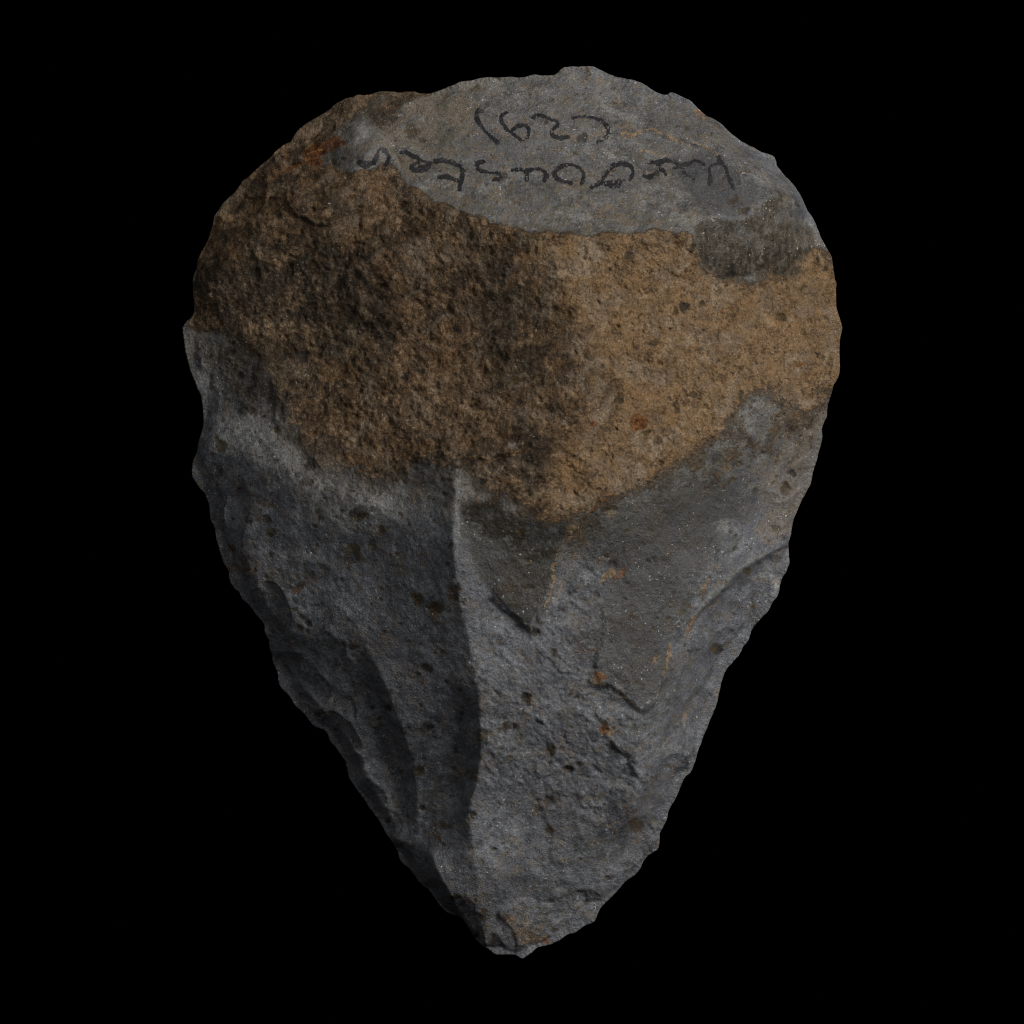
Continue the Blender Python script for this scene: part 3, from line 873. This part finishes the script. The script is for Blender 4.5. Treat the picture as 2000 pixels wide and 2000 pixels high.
g = NT('stone_surface')
P, col, cm, fine, grain, glint, mid = stone_colour(g)
g.set(g.b.inputs['Base Color'], col)
g.set(g.b.inputs['Roughness'], g.math('SUBTRACT', g.math('ADD', g.range(mid, 0.38, 0.60, 0.36, 0.56), g.math('MULTIPLY', cm, 0.24)), g.math('MULTIPLY', glint, 0.2)))
g.set(g.b.inputs['Specular IOR Level'], g.math('ADD', g.math('SUBTRACT', 0.38, g.math('MULTIPLY', cm, 0.25)), g.math('MULTIPLY', glint, 0.5)))
bs = g.math('ADD', 0.45, g.math('MULTIPLY', cm, 0.55))
h1 = g.math('MULTIPLY', fine, bs)
h2 = g.math('MULTIPLY', grain, bs)
nb = g.bump(h1, 0.6, 10 * S)
nb = g.bump(h2, 0.8, 5 * S, nb)
g.set(g.b.inputs['Normal'], nb)
stone_mat = g.m

fk = NT('faded_ink')
fw = fk.noise(fk.coords(), 7, 5, 0.7)
fk.set(fk.b.inputs['Base Color'], fk.ramp(fw, [(0.40, (0.030, 0.030, 0.032)), (0.62, (0.095, 0.094, 0.096))]))
fk.b.inputs['Roughness'].default_value = 0.6
fk.set(fk.b.inputs['Normal'], fk.bump(fw, 0.6, 6 * S))
k = NT('ink')
P = k.coords()
wear = k.noise(P, 5, 4, 0.7)
blot = k.noise(P, 26, 3, 0.5)
f = k.range(k.math('ADD', wear, k.math('MULTIPLY', k.math('SUBTRACT', blot, 0.5), 0.5)), 0.54, 0.76)
k.set(k.b.inputs['Base Color'], k.mix(f, (0.019, 0.018, 0.020), (0.100, 0.093, 0.094)))
k.set(k.b.inputs['Roughness'], 0.55)
k.set(k.b.inputs['Specular IOR Level'], 0.3)
k.set(k.b.inputs['Normal'], k.bump(wear, 0.5, 5 * S))
ink_mat = k.m

c = NT('black_cloth')
P = c.coords()
c.set(c.b.inputs['Base Color'], c.mix(c.noise(P, 30, 3), (0.0, 0.0, 0.0), (0.00002, 0.00002, 0.00002)))
c.b.inputs['Roughness'].default_value = 1.0
c.b.inputs['Specular IOR Level'].default_value = 0.0
cloth_mat = c.m

# ------------------------------------------------------------------ objects
root = bpy.data.objects.new('hand_axe', None)
scene.collection.objects.link(root)
root.empty_display_size = 0.02
root.location = (0, 0, FLOOR)
root['label'] = 'pear-shaped knapped stone hand axe, grey with brown cortex, inked 1627'
root['category'] = 'hand axe'


def part(name, me, mat, label=None):
    me.materials.append(mat)
    o = bpy.data.objects.new(name, me)
    scene.collection.objects.link(o)
    o.parent = root
    o.matrix_parent_inverse.identity()
    o.location = (0, 0, -FLOOR)
    if label:
        o['label'] = label
    return o


part('stone', stone_me, stone_mat)

# writing: strokes laid on the surface
A_, B_, C_ = (350, 100), (800, 100), (1250, 100)
GLYPHS = [
    ('digit', 9.0, [(B_, [(604,492),(575,488),(560,505),(566,560),(600,625),(660,690),(720,745),(738,765)])]),
    ('digit', 8.0, [(B_, [(815,508),(778,520),(770,565),(810,638),(880,700),(938,745),(985,722),(1003,655),(960,612),(890,628),(862,652)])]),
    ('digit', 8.5, [(B_, [(1038,545),(1090,528),(1170,555),(1235,580),(1248,608),(1212,640),(1190,672),(1212,710),(1262,724),(1325,718)])]),
    ('digit', 8.0, [(B_, [(1372,550),(1450,540),(1540,548),(1610,575),(1662,630),(1674,680),(1640,725),(1575,758)])]),
    ('letter', 10.0, [(A_, [(1505,935),(1560,965),(1620,945),(1650,895),(1690,830),(1735,838),(1757,895),(1738,945)]), (A_, [(1520,925),(1560,945),(1600,935)])]),
    ('letter', 9.0, [(A_, [(1858,850),(1895,838),(1932,862),(1985,890),(2040,922),(2110,942)]), (B_, [(178,945),(140,992),(60,1003),(12,985),(22,948),(80,935)]), (B_, [(60,985),(120,960)])]),
    ('letter', 10.0, [(B_, [(212,922),(290,915),(370,940),(428,968),(446,1020),(432,1100),(418,1165)]), (B_, [(255,1062),(320,1058),(400,1090),(430,1100)])]),
    ('letter', 9.0, [(B_, [(620,930),(580,928),(560,965),(600,1008),(680,1022),(748,1032),(768,1058),(748,1080),(712,1080)])]),
    ('letter', 9.0, [(B_, [(872,1005),(930,992),(968,1010),(988,1050),(985,1080)]), (B_, [(968,1010),(1050,990),(1115,1002),(1150,1045),(1130,1090)])]),
    ('letter', 9.0, [(B_, [(1445,1100),(1462,1045),(1420,980),(1350,952),(1272,970),(1212,1032),(1255,1085),(1352,1112)])]),
    ('letter', 9.5, [(B_, [(1522,1148),(1600,1100),(1650,1030),(1700,970),(1780,942),(1848,962),(1874,1012),(1852,1085)]), (B_, [(1590,1120),(1680,1108),(1758,1102),(1730,1138),(1650,1126)])]),
    ('letter', 9.0, [(C_, [(30,1052),(80,1062),(140,1005)]), (C_, [(78,942),(140,928),(215,915),(290,932),(345,962)]), (C_, [(140,935),(175,985),(218,1038)])]),
    ('letter', 9.0, [(C_, [(285,985),(340,958),(400,948),(470,912),(535,945)]), (C_, [(345,962),(370,1030),(445,1062)])]),
    ('ink_smudge', 17.0, [(C_, [(330,985),(400,1030),(470,1010),(540,985)])]),
    ('letter', 8.0, [(C_, [(582,1110),(592,1040),(580,980),(625,945),(700,932)]), (C_, [(662,885),(702,945),(742,1045),(785,1150)])]),
]
SUB = 1.0


def surf(x, y):
    u = (x - X0) / H
    v = (y - Y0) / H
    i = np.clip(np.floor(u).astype(int), 0, NX - 2)
    j = np.clip(np.floor(v).astype(int), 0, NY - 2)
    fu, fv = u - i, v - j
    return (ZF[j, i] * (1 - fu) + ZF[j, i + 1] * fu) * (1 - fv) + (ZF[j + 1, i] * (1 - fu) + ZF[j + 1, i + 1] * fu) * fv


for gi, (kind, wid, strokes) in enumerate(GLYPHS):
    lines = [catmull(tile(o[0], o[1], s), 5.0) for o, s in strokes]
    allp = np.concatenate(lines)
    xs = np.arange(allp[:, 0].min() - 10, allp[:, 0].max() + 10, SUB)
    ys = np.arange(allp[:, 1].min() - 10, allp[:, 1].max() + 10, SUB)
    x, y = np.meshgrid(xs, ys)
    sd = np.full(x.shape, 1e9)
    for ln in lines:
        d, _, par = seg_dist(x, y, ln)
        w = 0.55 * wid * (0.92 + 0.16 * np.sin(par * 7 + gi))
        sd = np.minimum(sd, d - w)
    sd = sd + (4.0 * fbm(x, y, 9, 460, 3) if kind == 'ink_smudge' else 0) + 1.1 * fbm(x, y, 6, 400 + gi, 2) + 0.8 * fbm(x, y, 2.5, 430 + gi, 1)
    inm = (sd < 0) & (fbm(x, y, 5, 500 + gi, 3) + 0.55 * fbm(x, y, 30, 540 + gi, 2) < 0.98)
    cl = inm[:-1, :-1] & inm[1:, :-1] & inm[:-1, 1:] & inm[1:, 1:]
    us = np.zeros_like(inm)
    us[:-1, :-1] |= cl
    us[1:, :-1] |= cl
    us[:-1, 1:] |= cl
    us[1:, 1:] |= cl
    ids = np.full(inm.shape, -1, np.int64)
    ids[us] = np.arange(us.sum())
    z = surf(x, y) + (0.35 if kind == 'ink_smudge' else 0.6)
    vv = np.stack([(x[us] - CX) * S, (CY - y[us]) * S, z[us] * S], 1)
    a, b = np.nonzero(cl)
    ff = np.stack([ids[a, b], ids[a + 1, b], ids[a + 1, b + 1], ids[a, b + 1]], 1)
    part(kind, mesh_from(kind, vv, ff), fk.m if kind == 'ink_smudge' else ink_mat, None)

# the black cloth it lies on
R = 3.0
me = mesh_from('backdrop', np.array([(-R, -R, FLOOR - 1e-5), (R, -R, FLOOR - 1e-5), (R, R, FLOOR - 1e-5), (-R, R, FLOOR - 1e-5)]), np.array([[0, 1, 2, 3]]))
me.materials.append(cloth_mat)
bk = bpy.data.objects.new('backdrop', me)
scene.collection.objects.link(bk)
bk['kind'] = 'structure'
